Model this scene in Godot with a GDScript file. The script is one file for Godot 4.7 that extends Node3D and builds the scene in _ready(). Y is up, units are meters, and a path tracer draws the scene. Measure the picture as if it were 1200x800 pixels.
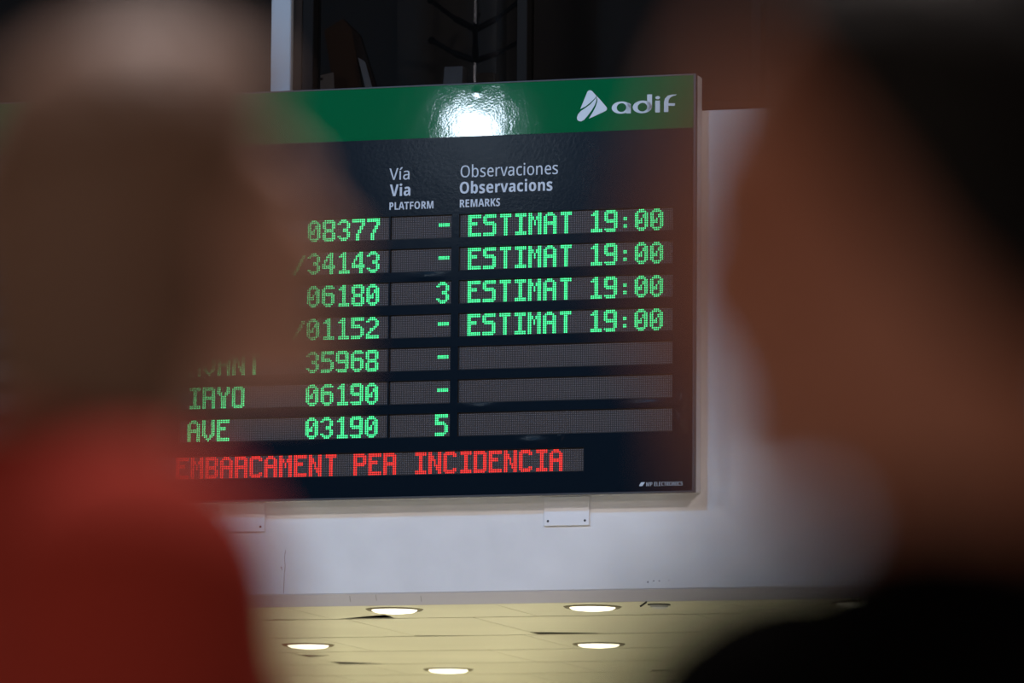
extends Node3D
# A departures board on a white parapet wall in a station hall, seen over the heads of two travellers.
# Metres; y up; the board's face lies in the plane z = 0, the hall floor in y = 0.

const COL := 0.01          # LED column pitch
const ROW := 0.00935       # LED row pitch
const WALL_Z := -0.12
const CEIL_Y := 3.412

var noise := FastNoiseLite.new()
var M := {}
var taken := {}

func _ready() -> void:
	# ---------------------------------------------------------------- camera, sky, lights
	var cam := Camera3D.new()
	cam.name = "camera"
	cam.basis = Basis.from_euler(Vector3(0.124411, 0.287263, 0.00785))
	cam.position = Vector3(0, 1.15, 27.439)
	var lens := CameraAttributesPhysical.new()
	lens.frustum_focal_length = 200.0
	lens.frustum_focus_distance = 28.85
	lens.exposure_aperture = 2.6
	lens.frustum_near = 0.1
	lens.frustum_far = 200.0
	cam.attributes = lens
	cam.fov = 6.867
	cam.current = true
	add_child(cam)

	var we := WorldEnvironment.new()
	we.name = "surroundings"
	var env := Environment.new()
	env.background_mode = Environment.BG_COLOR
	env.background_color = Color(0.55, 0.6, 0.68)
	env.tonemap_mode = Environment.TONE_MAPPER_LINEAR
	env.tonemap_exposure = 1.0
	env.sdfgi_enabled = true
	env.ssao_enabled = true
	env.ssil_enabled = true
	we.environment = env
	add_child(we)

	seed(7)
	noise.seed = 11
	noise.frequency = 1.0
	materials()
	hall()
	floodlight(Vector3(-11.03, 7.335, 9.0), Vector3(-8.3, 5.4, 0), 0.35, 1.6, Color(0.84, 0.92, 1.0), "white floodlight hung low from the hall ceiling on a long pole")
	floodlight(Vector3(-10.0, 10.6, 10.0), Vector3(-8.5, 4.6, 0), 0.5, 52.0, Color(0.47, 0.76, 1.0), "white floodlight hung high under the hall ceiling on a short pole")
	fill_globe(Vector3(-2.5, 8.0, 8.0), 24.0, "added opal globe lamp, unseen, filling the board wall from the right")
	fill_globe(Vector3(-17.0, 8.0, 8.0), 24.0, "added opal globe lamp, unseen, filling the board wall from the left")
	fill_globe(Vector3(-1.6, 8.5, 21.5), 52.0, "added opal globe lamp, unseen, lighting the two travellers from above")
	front_wall()
	office()
	concourse()
	board()
	people()


# ==================================================================== helpers
func mat(called: String, c: Color, rough := 0.8, spec := 0.5, metal := 0.0) -> StandardMaterial3D:
	var m := StandardMaterial3D.new()
	m.resource_name = called
	m.albedo_color = c
	m.roughness = rough
	m.metallic_specular = spec
	m.metallic = metal
	M[called] = m
	return m

func glow(called: String, c: Color, e: Color, energy: float) -> StandardMaterial3D:
	var m := mat(called, c, 0.5)
	m.emission_enabled = true
	m.emission = e
	m.emission_energy_multiplier = energy
	return m

func grain(scale: float, octaves: int, lo: Color, hi: Color, size := 256, sd := 3) -> NoiseTexture2D:
	var n := FastNoiseLite.new()
	n.seed = sd
	n.frequency = scale
	n.fractal_octaves = octaves
	var t := NoiseTexture2D.new()
	t.width = size
	t.height = size
	t.seamless = true
	t.noise = n
	var g := Gradient.new()
	g.set_color(0, lo)
	g.set_color(1, hi)
	t.color_ramp = g
	return t

func relief(m: StandardMaterial3D, scale: float, octaves: int, strength: float, per_metre: float, sd := 5) -> void:
	var n := FastNoiseLite.new()
	n.seed = sd
	n.frequency = scale
	n.fractal_octaves = octaves
	var t := NoiseTexture2D.new()
	t.width = 256
	t.height = 256
	t.seamless = true
	t.as_normal_map = true
	t.bump_strength = 4.0
	t.noise = n
	m.normal_enabled = true
	m.normal_texture = t
	m.normal_scale = strength
	tri(m, per_metre)

func tri(m: StandardMaterial3D, per_metre: float) -> void:
	m.uv1_triplanar = true
	m.uv1_world_triplanar = true
	m.uv1_scale = Vector3.ONE * per_metre

func materials() -> void:
	var plaster := mat("white_plaster", Color(1, 1, 1), 0.85)
	plaster.albedo_texture = grain(0.012, 4, Color(0.835, 0.84, 0.85), Color(0.865, 0.87, 0.88))
	relief(plaster, 0.02, 4, 0.1, 0.9)
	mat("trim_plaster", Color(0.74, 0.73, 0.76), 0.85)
	mat("plate", Color(0.86, 0.87, 0.89), 0.55)
	mat("screw", Color(0.25, 0.26, 0.28), 0.5, 0.5, 0.6)
	mat("crack_shade_grey", Color(0.5, 0.49, 0.51), 0.9)  # grey in place of the shadow in a wall groove; chips share it
	var stone := mat("floor_stone", Color(1, 1, 1), 0.45)
	stone.albedo_texture = grain(0.02, 4, Color(0.64, 0.61, 0.56), Color(0.75, 0.72, 0.67), 256, 9)
	tri(stone, 0.35)
	mat("hall_paint", Color(0.34, 0.33, 0.32), 0.9)
	mat("hall_ceiling", Color(0.2, 0.2, 0.2), 0.95)
	mat("facade_frame", Color(0.3, 0.31, 0.32), 0.5)
	glow("fill_pane", Color(0.9, 0.9, 0.9), Color(1.0, 0.9, 0.8), 0.3)  # self-glowing panes, an added fill surface behind the camera
	mat("column_dimmed", Color(0.56, 0.6, 0.64), 0.75)  # greyed and blued in place of weaker lamp light on the column
	mat("window_frame", Color(0.07, 0.07, 0.072), 0.6, 0.15)
	mat("bronze_frame", Color(0.13, 0.105, 0.09), 0.6, 0.15)
	mat("window_frame_pale", Color(0.1, 0.1, 0.1), 0.7, 0.15)
	var pane := mat("window_pane", Color(0.03, 0.033, 0.036, 0.5), 0.03, 0.3)  # near-black tint stands in for the dimness of the office behind
	pane.transparency = BaseMaterial3D.TRANSPARENCY_ALPHA
	mat("office_paint", Color(0.42, 0.41, 0.4), 0.9, 0.2)
	mat("dark_wood", Color(0.3, 0.24, 0.2), 0.7, 0.3)
	mat("card", Color(0.46, 0.36, 0.28), 0.85, 0.2)
	mat("paper", Color(0.8, 0.79, 0.8), 0.9, 0.2)
	mat("chrome", Color(0.75, 0.78, 0.82), 0.2, 0.5, 1.0)
	mat("black_plastic", Color(0.04, 0.04, 0.045), 0.5)
	var tile := mat("cream_tile", Color(1, 1, 1), 0.38)
	tile.albedo_texture = grain(0.006, 3, Color(0.87, 0.855, 0.76), Color(0.92, 0.905, 0.81), 256, 21)
	tri(tile, 0.4)
	mat("plenum", Color(0.45, 0.44, 0.42), 0.95)
	mat("gap_shade_ring", Color(0.42, 0.38, 0.26), 0.5)  # dark brown stands in for the shadow gap round each downlight
	glow("lamp_glass", Color(0.95, 0.95, 0.9), Color(1.0, 0.97, 0.86), 2.2)
	glow("flood_glass", Color(0.95, 0.95, 0.95), Color(0.9, 0.95, 1.0), 8.0)
	glow("globe_glass", Color(0.95, 0.95, 0.93), Color(1.0, 0.9, 0.8), 6.0)
	mat("flood_housing", Color(0.75, 0.76, 0.78), 0.5)
	var green := mat("green_film", Color(0.012, 0.355, 0.215), 0.05, 0.5)
	relief(green, 0.09, 2, 0.007, 3.0, 17)
	var navy := mat("navy_film", Color(0.03, 0.08, 0.125), 0.2, 0.28)
	relief(navy, 0.05, 3, 0.03, 3.0, 23)
	mat("casing", Color(0.82, 0.82, 0.83), 0.6)
	mat("rim", Color(0.22, 0.23, 0.25), 0.45)
	mat("reveal", Color(0.09, 0.09, 0.10), 0.6)
	mat("led_board", Color(0.105, 0.1, 0.108), 0.7)
	mat("led_off", Color(0.38, 0.36, 0.38), 0.5)
	glow("led_green", Color(0.1, 0.5, 0.3), Color(0.28, 1.0, 0.61), 1.6)
	glow("led_red", Color(0.5, 0.1, 0.08), Color(1.0, 0.2, 0.17), 1.35)
	mat("print", Color(0.72, 0.77, 0.83), 0.6)
	mat("print_logo", Color(0.74, 0.80, 0.85), 0.6)
	mat("slot_shade", Color(0.03, 0.05, 0.05), 0.8)
	mat("skin_light", Color(0.78, 0.6, 0.53), 0.55)
	mat("skin_tan", Color(0.66, 0.42, 0.33), 0.55)
	var hb := mat("hair_brown", Color(1, 1, 1), 0.6)
	hb.albedo_texture = grain(0.05, 3, Color(0.38, 0.275, 0.22), Color(0.56, 0.44, 0.37), 256, 31)
	hb.uv1_triplanar = true
	hb.uv1_scale = Vector3(14, 3, 14)
	var hk := mat("hair_black", Color(1, 1, 1), 0.6, 0.3)
	hk.albedo_texture = grain(0.05, 3, Color(0.03, 0.027, 0.028), Color(0.07, 0.064, 0.066), 256, 33)
	hk.uv1_triplanar = true
	hk.uv1_scale = Vector3(14, 3, 14)
	var rs := mat("red_cloth", Color(0.66, 0.235, 0.195), 0.9, 0.2)
	relief(rs, 0.12, 2, 0.3, 6.0, 41)
	var bs := mat("black_cloth", Color(0.03, 0.03, 0.033), 0.95, 0.1)
	relief(bs, 0.12, 2, 0.3, 6.0, 43)
	mat("blue_denim", Color(0.16, 0.2, 0.3), 0.95, 0.2)
	mat("grey_trousers", Color(0.2, 0.2, 0.21), 0.95, 0.2)
	mat("shoe", Color(0.1, 0.09, 0.09), 0.6)
	mat("eye_white", Color(0.88, 0.86, 0.84), 0.2)
	mat("iris", Color(0.16, 0.1, 0.07), 0.2)

func begin() -> SurfaceTool:
	var st := SurfaceTool.new()
	st.begin(Mesh.PRIMITIVE_TRIANGLES)
	st.set_smooth_group(-1)
	return st

# a, b, c, d anticlockwise as seen from outside
func quad(st: SurfaceTool, a: Vector3, b: Vector3, c: Vector3, d: Vector3) -> void:
	for v in [a, c, b, a, d, c]:
		st.add_vertex(v)

func trio(st: SurfaceTool, a: Vector3, b: Vector3, c: Vector3) -> void:
	for v in [a, c, b]:
		st.add_vertex(v)

func box(st: SurfaceTool, lo: Vector3, hi: Vector3, bevel := 0.0, x := Transform3D()) -> void:
	var b := minf(bevel, 0.45 * minf(hi.x - lo.x, minf(hi.y - lo.y, hi.z - lo.z)))
	var mid := (lo + hi) / 2.0
	var h := (hi - lo) / 2.0
	for axis in 3:
		for s in [-1.0, 1.0]:
			var u := (axis + 1) % 3
			var v := (axis + 2) % 3
			var q := []
			for k in [[-1, -1], [1, -1], [1, 1], [-1, 1]]:
				var p := Vector3()
				p[axis] = s * h[axis]
				p[u] = k[0] * (h[u] - b)
				p[v] = k[1] * (h[v] - b)
				q.append(x * (mid + p))
			if s > 0:
				quad(st, q[0], q[1], q[2], q[3])
			else:
				quad(st, q[3], q[2], q[1], q[0])
	if b <= 0.0:
		return
	for axis in 3:
		var u := (axis + 1) % 3
		var v := (axis + 2) % 3
		for su in [-1.0, 1.0]:
			for sv in [-1.0, 1.0]:
				var q := []
				for k in [[-1, 0], [1, 0], [1, 1], [-1, 1]]:
					var p := Vector3()
					p[axis] = k[0] * (h[axis] - b)
					p[u] = su * (h[u] - (b if k[1] == 1 else 0.0))
					p[v] = sv * (h[v] - (0.0 if k[1] == 1 else b))
					q.append(x * (mid + p))
				if su * sv < 0:
					quad(st, q[3], q[2], q[1], q[0])
				else:
					quad(st, q[0], q[1], q[2], q[3])
	for sx in [-1.0, 1.0]:
		for sy in [-1.0, 1.0]:
			for sz in [-1.0, 1.0]:
				var c := Vector3(sx * h.x, sy * h.y, sz * h.z)
				var p1: Vector3 = x * (mid + c - Vector3(0, sy * b, sz * b))
				var p2: Vector3 = x * (mid + c - Vector3(sx * b, 0, sz * b))
				var p3: Vector3 = x * (mid + c - Vector3(sx * b, sy * b, 0))
				if sx * sy * sz > 0:
					trio(st, p1, p2, p3)
				else:
					trio(st, p1, p3, p2)

# profile of [radius, height] turned round the y axis, smooth
func lathe(st: SurfaceTool, profile: Array, n := 24, x := Transform3D()) -> void:
	for i in n:
		var a := TAU * i / n
		var b := TAU * (i + 1) / n
		for k in profile.size() - 1:
			var r0: float = profile[k][0]
			var r1: float = profile[k + 1][0]
			var y0: float = profile[k][1]
			var y1: float = profile[k + 1][1]
			quad(st, x * Vector3(r0 * cos(b), y0, r0 * sin(b)), x * Vector3(r0 * cos(a), y0, r0 * sin(a)), x * Vector3(r1 * cos(a), y1, r1 * sin(a)), x * Vector3(r1 * cos(b), y1, r1 * sin(b)))

func tube(st: SurfaceTool, a: Vector3, b: Vector3, r: float, n := 10) -> void:
	var d := (b - a).normalized()
	var s := d.cross(Vector3.RIGHT if absf(d.x) < 0.8 else Vector3.UP).normalized()
	var x := Transform3D(Basis(s, d, s.cross(d)), a)
	var l := (b - a).length()
	lathe(st, [[0.0, 0.0], [r, 0.0], [r, l], [0.0, l]], n, x)

# outline in the x-y plane given as [[x, y], ...], made solid from z0 to z1
func slab(st: SurfaceTool, outline: Array, z0: float, z1: float, x := Transform3D()) -> void:
	var pts := PackedVector2Array()
	for p in outline:
		pts.append(Vector2(p[0], p[1]))
	if Geometry2D.is_polygon_clockwise(pts):
		pts.reverse()
	var idx := Geometry2D.triangulate_polygon(pts)
	for k in range(0, idx.size(), 3):
		var t := [pts[idx[k]], pts[idx[k + 1]], pts[idx[k + 2]]]
		if (t[1] - t[0]).cross(t[2] - t[0]) < 0:
			t.reverse()
		trio(st, x * Vector3(t[0].x, t[0].y, z1), x * Vector3(t[1].x, t[1].y, z1), x * Vector3(t[2].x, t[2].y, z1))
		trio(st, x * Vector3(t[2].x, t[2].y, z0), x * Vector3(t[1].x, t[1].y, z0), x * Vector3(t[0].x, t[0].y, z0))
	for k in pts.size():
		var a := pts[k]
		var b := pts[(k + 1) % pts.size()]
		quad(st, x * Vector3(a.x, a.y, z0), x * Vector3(b.x, b.y, z0), x * Vector3(b.x, b.y, z1), x * Vector3(a.x, a.y, z1))

func numbered(called: String) -> String:
	taken[called] = taken.get(called, -1) + 1
	return called if taken[called] == 0 else "%s_%03d" % [called, taken[called]]

func put(called: String, st: SurfaceTool, m: Material, parent: Node = null, soft := false) -> MeshInstance3D:
	st.generate_normals()
	var o := MeshInstance3D.new()
	o.mesh = st.commit()
	o.material_override = m
	if parent:
		o.name = called
		parent.add_child(o, true)
	else:
		o.name = numbered(called)
		add_child(o, true)
	return o

func mesh_node(called: String, mesh: Mesh, m: Material, parent: Node, at := Vector3.ZERO) -> MeshInstance3D:
	var o := MeshInstance3D.new()
	o.mesh = mesh
	o.material_override = m
	o.name = called
	parent.add_child(o, true)
	o.position = at
	return o

func thing(called: String, label: String, category: String, at := Vector3.ZERO, turn := 0.0, group := "") -> Node3D:
	var o := Node3D.new()
	o.name = numbered(called)
	add_child(o, true)
	o.position = at
	o.rotation.y = turn
	o.set_meta("label", label)
	o.set_meta("category", category)
	if group:
		o.set_meta("group", group)
	return o

func structure(o: Node, label := "") -> void:
	o.set_meta("kind", "structure")
	if label:
		o.set_meta("label", label)


# ==================================================================== the hall around
func hall() -> void:
	var st := begin()
	box(st, Vector3(-20.3, -0.2, -14.2), Vector3(9.3, 0, 38.3))
	structure(put("floor", st, M.floor_stone), "pale beige stone floor of the station hall")
	st = begin()
	box(st, Vector3(-20.3, 12, -4.2), Vector3(9.3, 12.3, 38.3))
	structure(put("ceiling", st, M.hall_ceiling), "high grey ceiling over the station hall")
	st = begin()
	box(st, Vector3(-20.3, 0, -14.2), Vector3(-20, 12, 38.3))
	structure(put("wall_left", st, M.hall_paint), "grey painted side wall beyond the left traveller")
	st = begin()
	box(st, Vector3(9, 0, -14.2), Vector3(9.3, 12, 38.3))
	structure(put("wall_right", st, M.hall_paint), "grey painted side wall beyond the right traveller")
	# back wall; its wide glowing window is added as fill light
	st = begin()
	box(st, Vector3(-20, 0, 38), Vector3(9, 0.9, 38.3))
	box(st, Vector3(-20, 9.0, 38), Vector3(9, 12, 38.3))
	box(st, Vector3(-20, 0.9, 38), Vector3(-13.5, 9.0, 38.3))
	box(st, Vector3(5.5, 0.9, 38), Vector3(9, 9.0, 38.3))
	structure(put("wall_back", st, M.hall_paint), "grey rear wall round the added glowing window")
	var w := Node3D.new()
	w.name = "window_1"
	add_child(w)
	structure(w, "added wide glowing window in the unseen rear wall, gives fill light")
	for i in 5:
		st = begin()
		var x0 := -13.5 + i * 3.8
		box(st, Vector3(x0 + 0.05, 0.95, 38.1), Vector3(x0 + 3.75, 8.95, 38.13))
		put("pane", st, M.fill_pane, w)
		st = begin()
		box(st, Vector3(x0 - 0.05, 0.9, 38.05), Vector3(x0 + 0.05, 9.0, 38.2), 0.01)
		put("mullion", st, M.facade_frame, w)
	var rear_fill := AreaLight3D.new()  # added fill light, sized to the glowing panes
	rear_fill.name = "fill_at_added_window"
	rear_fill.area_size = Vector2(18.8, 7.9)
	rear_fill.light_energy = 14.0
	rear_fill.light_color = Color(1.0, 0.88, 0.79)
	rear_fill.shadow_enabled = true
	rear_fill.area_range = 80.0
	rear_fill.position = Vector3(-4, 4.95, 38.02)
	add_child(rear_fill)

func floodlight(at: Vector3, aim: Vector3, size: float, energy: float, c: Color, label: String) -> void:
	var t := thing("floodlight", label, "floodlight", at)
	t.look_at_from_position(at, aim)
	var h := size / 2.0
	var st := begin()
	box(st, Vector3(-h - 0.03, -h - 0.03, 0.03), Vector3(h + 0.03, h + 0.03, 0.16), 0.015)
	put("housing", st, M.flood_housing, t)
	st = begin()
	box(st, Vector3(-h, -h, 0.012), Vector3(h, h, 0.03), 0.004)
	put("lamp_glass", st, M.flood_glass, t)
	st = begin()
	var up := t.to_local(Vector3(at.x, 11.985, at.z + 0.12))
	tube(st, Vector3(0, h, 0.1), up, 0.025)
	put("pole", st, M.flood_housing, t)
	var l := AreaLight3D.new()
	l.name = "floodlight_beam"
	l.area_size = Vector2(size, size)
	l.light_energy = energy
	l.light_color = c
	l.area_range = 60.0
	l.shadow_enabled = true
	t.add_child(l)


func fill_globe(at: Vector3, energy: float, label: String) -> void:  # unseen globes added to brighten the wall and the travellers
	var t := thing("fill_globe", label, "pendant lamp", at)
	var st := begin()
	st.set_smooth_group(0)
	var prof := []
	for k in 13:
		prof.append([0.24 * sin(PI * k / 12.0), 0.24 * cos(PI * k / 12.0)])
	lathe(st, prof, 24)
	put("fill_globe_shell", st, M.globe_glass, t)
	st = begin()
	tube(st, Vector3(0, 0.235, 0), Vector3(0, 11.985 - at.y, 0), 0.015)
	lathe(st, [[0.015, 0.3], [0.07, 0.28], [0.07, 0.22]], 16)
	put("stem", st, M.flood_housing, t)
	var l := OmniLight3D.new()
	l.name = "fill_light"
	l.light_energy = energy
	l.light_color = Color(1.0, 0.93, 0.91)
	l.light_size = 0.24
	l.omni_range = 60.0
	l.omni_attenuation = 2.0
	l.shadow_enabled = true
	t.add_child(l)


# ==================================================================== the wall that carries the board
func front_wall() -> void:
	var wall := Node3D.new()
	wall.name = "wall_front"
	add_child(wall)
	structure(wall, "white plastered parapet wall behind the departures board")
	var st := begin()
	box(st, Vector3(-20, 3.468, -0.32), Vector3(9, 5.895, WALL_Z), 0.006)
	put("plaster", st, M.white_plaster, wall)
	# crack's shadow line laid on as raised grey tubes; small chips
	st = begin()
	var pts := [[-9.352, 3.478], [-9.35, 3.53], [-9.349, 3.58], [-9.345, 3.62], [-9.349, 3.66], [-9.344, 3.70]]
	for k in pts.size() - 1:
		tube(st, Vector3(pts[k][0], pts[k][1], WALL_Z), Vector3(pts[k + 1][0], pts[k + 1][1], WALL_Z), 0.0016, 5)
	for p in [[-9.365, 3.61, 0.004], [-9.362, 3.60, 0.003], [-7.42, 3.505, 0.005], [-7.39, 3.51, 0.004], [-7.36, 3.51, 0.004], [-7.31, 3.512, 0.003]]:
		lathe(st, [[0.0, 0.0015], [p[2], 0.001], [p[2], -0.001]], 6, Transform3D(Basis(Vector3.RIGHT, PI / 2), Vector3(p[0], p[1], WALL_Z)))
	put("crack", st, M.crack_shade_grey, wall)
	# chamfered bead along the bottom edge
	st = begin()
	var prof := [[-WALL_Z, 3.468], [-WALL_Z + 0.05, 3.413], [-WALL_Z + 0.2, 3.413], [-WALL_Z + 0.2, 3.468]]
	slab(st, prof, -9.0, 20.0, Transform3D(Basis(Vector3(0, 0, -1), Vector3.UP, Vector3(-1, 0, 0)), Vector3.ZERO))
	var trim := put("trim_1", st, M.trim_plaster)
	structure(trim, "grey chamfered edge along the foot of the parapet wall")
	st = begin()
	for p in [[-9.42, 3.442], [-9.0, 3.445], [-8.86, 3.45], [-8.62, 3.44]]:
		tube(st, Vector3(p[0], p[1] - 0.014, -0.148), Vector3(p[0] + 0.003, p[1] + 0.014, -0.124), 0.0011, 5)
	put("chip", st, M.crack_shade_grey, trim)
	# two mounting plates under the board
	for p in [[-9.698, -9.455, 3.797, "white screwed mounting plate below the red EMBARCAMENT line"], [-7.963, -7.725, 3.797, "white screwed mounting plate below the end of the red line"]]:
		var t := thing("mounting_plate", p[3], "plate", Vector3((p[0] + p[1]) / 2, p[2], WALL_Z), 0.0, "mounting plates under the departures board")
		var w: float = (p[1] - p[0]) / 2
		st = begin()
		box(st, Vector3(-w, 0, 0), Vector3(w, 0.1475, 0.014), 0.002)
		put("plate", st, M.plate, t)
		for s in [-1, 1]:
			st = begin()
			lathe(st, [[0.0, 0.004], [0.005, 0.003], [0.0065, 0.0]], 10, Transform3D(Basis(Vector3.RIGHT, PI / 2), Vector3(s * (w - 0.022), 0.024, 0.014)))
			put("screw", st, M.screw, t)
	# upper front above the office glazing
	st = begin()
	box(st, Vector3(-20, 9.0, -0.32), Vector3(9, 12, WALL_Z))
	structure(put("wall_upper", st, M.hall_paint), "grey wall above the office windows")


# ==================================================================== dark office behind glass
func office() -> void:
	var shell := Node3D.new()
	shell.name = "wall_office"
	add_child(shell)
	structure(shell, "dark interior of the office behind the upper windows")
	var st := begin()
	box(st, Vector3(-20, 5.6, -4.2), Vector3(9, 5.75, -0.32))
	put("office_floor", st, M.office_paint, shell)
	st = begin()
	box(st, Vector3(-20, 9.0, -4.2), Vector3(9, 9.2, -0.32))
	put("office_ceiling", st, M.office_paint, shell)
	st = begin()
	box(st, Vector3(-20, 5.75, -4.2), Vector3(9, 9.0, -4.0))
	put("office_rear_wall", st, M.office_paint, shell)
	st = begin()
	box(st, Vector3(-9.5, 5.75, -2.6), Vector3(-8.92, 9.0, -2.4))
	put("partition", st, M.office_paint, shell)
	# glazing
	var edges := [-20.0, -13.6, -11.5, -9.46, -9.35, -8.135, -6.9, -5.0, -1.5, 2.0, 5.5, 9.0]
	var n := 2
	for k in edges.size() - 1:
		if k == 3:
			continue
		var w := Node3D.new()
		w.name = "window_%d" % n
		n += 1
		add_child(w)
		structure(w, "dark office window above the parapet wall")
		st = begin()
		box(st, Vector3(edges[k] + 0.05, 5.95, -0.226), Vector3(edges[k + 1] - 0.0, 8.95, -0.22))
		put("pane", st, M.window_pane, w)
		st = begin()
		box(st, Vector3(edges[k], 5.895, -0.27), Vector3(edges[k + 1], 5.95, -0.17), 0.004)
		box(st, Vector3(edges[k], 8.95, -0.27), Vector3(edges[k + 1], 9.0, -0.17), 0.004)
		box(st, Vector3(edges[k] + (0.055 if k == 4 else 0.0), 5.95, -0.27), Vector3(edges[k] + (0.115 if k == 4 else 0.055), 8.95, -0.14), 0.004)
		put("window_frame", st, M.window_frame_pale if k == 5 else M.window_frame, w)
	st = begin()
	box(st, Vector3(-9.3465, 5.95, -0.25), Vector3(-9.298, 8.95, -0.15), 0.004)
	put("window_frame", st, M.bronze_frame, get_node("window_5"))
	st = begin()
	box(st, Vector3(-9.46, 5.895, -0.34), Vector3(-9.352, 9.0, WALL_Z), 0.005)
	structure(put("trim_2", st, M.column_dimmed), "pale column between the dark office windows, weaker bluish light put into its colour")
	# things standing on a cabinet behind the glass
	var cab := thing("office_cabinet", "low dark cabinet behind the office glass", "cabinet", Vector3(-8.9, 5.75, -0.93))
	st = begin()
	box(st, Vector3(-0.75, 0, -0.3), Vector3(0.75, 0.27, 0.3), 0.006)
	put("body", st, M.office_paint, cab)
	st = begin()
	box(st, Vector3(-0.77, 0.27, -0.32), Vector3(0.77, 0.3, 0.32), 0.006)
	put("top", st, M.dark_wood, cab)
	var t := thing("leaning_board", "dark brown wooden board leaning in the office window", "board", Vector3(-9.24, 6.05, -0.8))
	st = begin()
	slab(st, [[-0.07, 0.0], [0.09, 0.0], [-0.005, 0.49], [-0.055, 0.53], [-0.155, 0.475]], -0.04, 0.0)
	put("panel", st, M.card, t)
	st = begin()
	slab(st, [[0.10, 0.0], [0.19, 0.0], [0.045, 0.44], [-0.05, 0.535], [0.0, 0.47]], -0.03, 0.005)
	put("edge_strip", st, M.dark_wood, t)
	t = thing("paper_sheet", "small white card with a black patch for its hole beside the leaning board", "card", Vector3(-9.37, 6.05, -0.74))
	st = begin()
	slab(st, [[-0.03, 0.0], [0.065, 0.0], [0.05, 0.235], [-0.035, 0.22]], 0.0, 0.003)
	put("sheet", st, M.paper, t)
	st = begin()
	slab(st, [[-0.022, 0.195], [-0.008, 0.195], [-0.008, 0.208], [-0.022, 0.208]], 0.003, 0.005)
	put("hole", st, M.black_plastic, t)  # black patch on the card, painting the dark inside a hole
	t = thing("paper_strip", "narrow white card propped on the right of the leaning board", "card", Vector3(-9.12, 6.05, -0.74))
	st = begin()
	slab(st, [[0.0, 0.06], [0.045, 0.05], [-0.025, 0.285], [-0.065, 0.31]], 0.0, 0.003)
	put("sheet", st, M.paper, t)
	t = thing("white_carton", "small white carton standing left of the coat stand", "carton", Vector3(-8.68, 6.05, -0.8))
	st = begin()
	slab(st, [[-0.065, 0.0], [0.045, 0.0], [0.055, 0.25], [-0.045, 0.25]], -0.09, 0.0)
	put("carton_body", st, M.paper, t)
	st = begin()
	slab(st, [[-0.018, 0.0], [-0.006, 0.0], [-0.002, 0.13], [-0.01, 0.13]], 0.0, 0.004)
	put("seam", st, M.dark_wood, t)
	t = thing("low_box", "low grey box right of the coat stand", "carton", Vector3(-8.5, 6.05, -0.85))
	st = begin()
	box(st, Vector3(-0.05, 0, -0.05), Vector3(0.05, 0.21, 0.05), 0.004)
	put("carton_body", st, M.card, t)
	# coat stand with hooked arms
	t = thing("coat_stand", "chrome coat stand with black hooks behind the office glass", "coat stand", Vector3(-8.843, 5.75, -1.75))
	st = begin()
	tube(st, Vector3(0, 0.03, 0), Vector3(0, 1.75, 0), 0.014, 12)
	put("pole", st, M.chrome, t)
	st = begin()
	lathe(st, [[0.0, 0.04], [0.05, 0.035], [0.18, 0.012], [0.18, 0.0]], 24)
	put("base", st, M.black_plastic, t)
	for k in 6:
		st = begin()
		var a := TAU * k / 6.0 + 0.25
		var d := Vector3(cos(a), 0, sin(a))
		var y := 0.92 if k % 2 == 0 else 0.75
		tube(st, Vector3(0, y, 0), d * 0.13 + Vector3(0, y + 0.05, 0), 0.018, 8)
		tube(st, d * 0.13 + Vector3(0, y + 0.05, 0), d * 0.27 + Vector3(0, y + 0.13, 0), 0.013, 8)
		lathe(st, [[0.0, 0.022], [0.016, 0.014], [0.022, 0.0], [0.016, -0.014], [0.0, -0.022]], 10, Transform3D(Basis(), d * 0.28 + Vector3(0, y + 0.135, 0)))
		put("hook", st, M.black_plastic, t)


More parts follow.
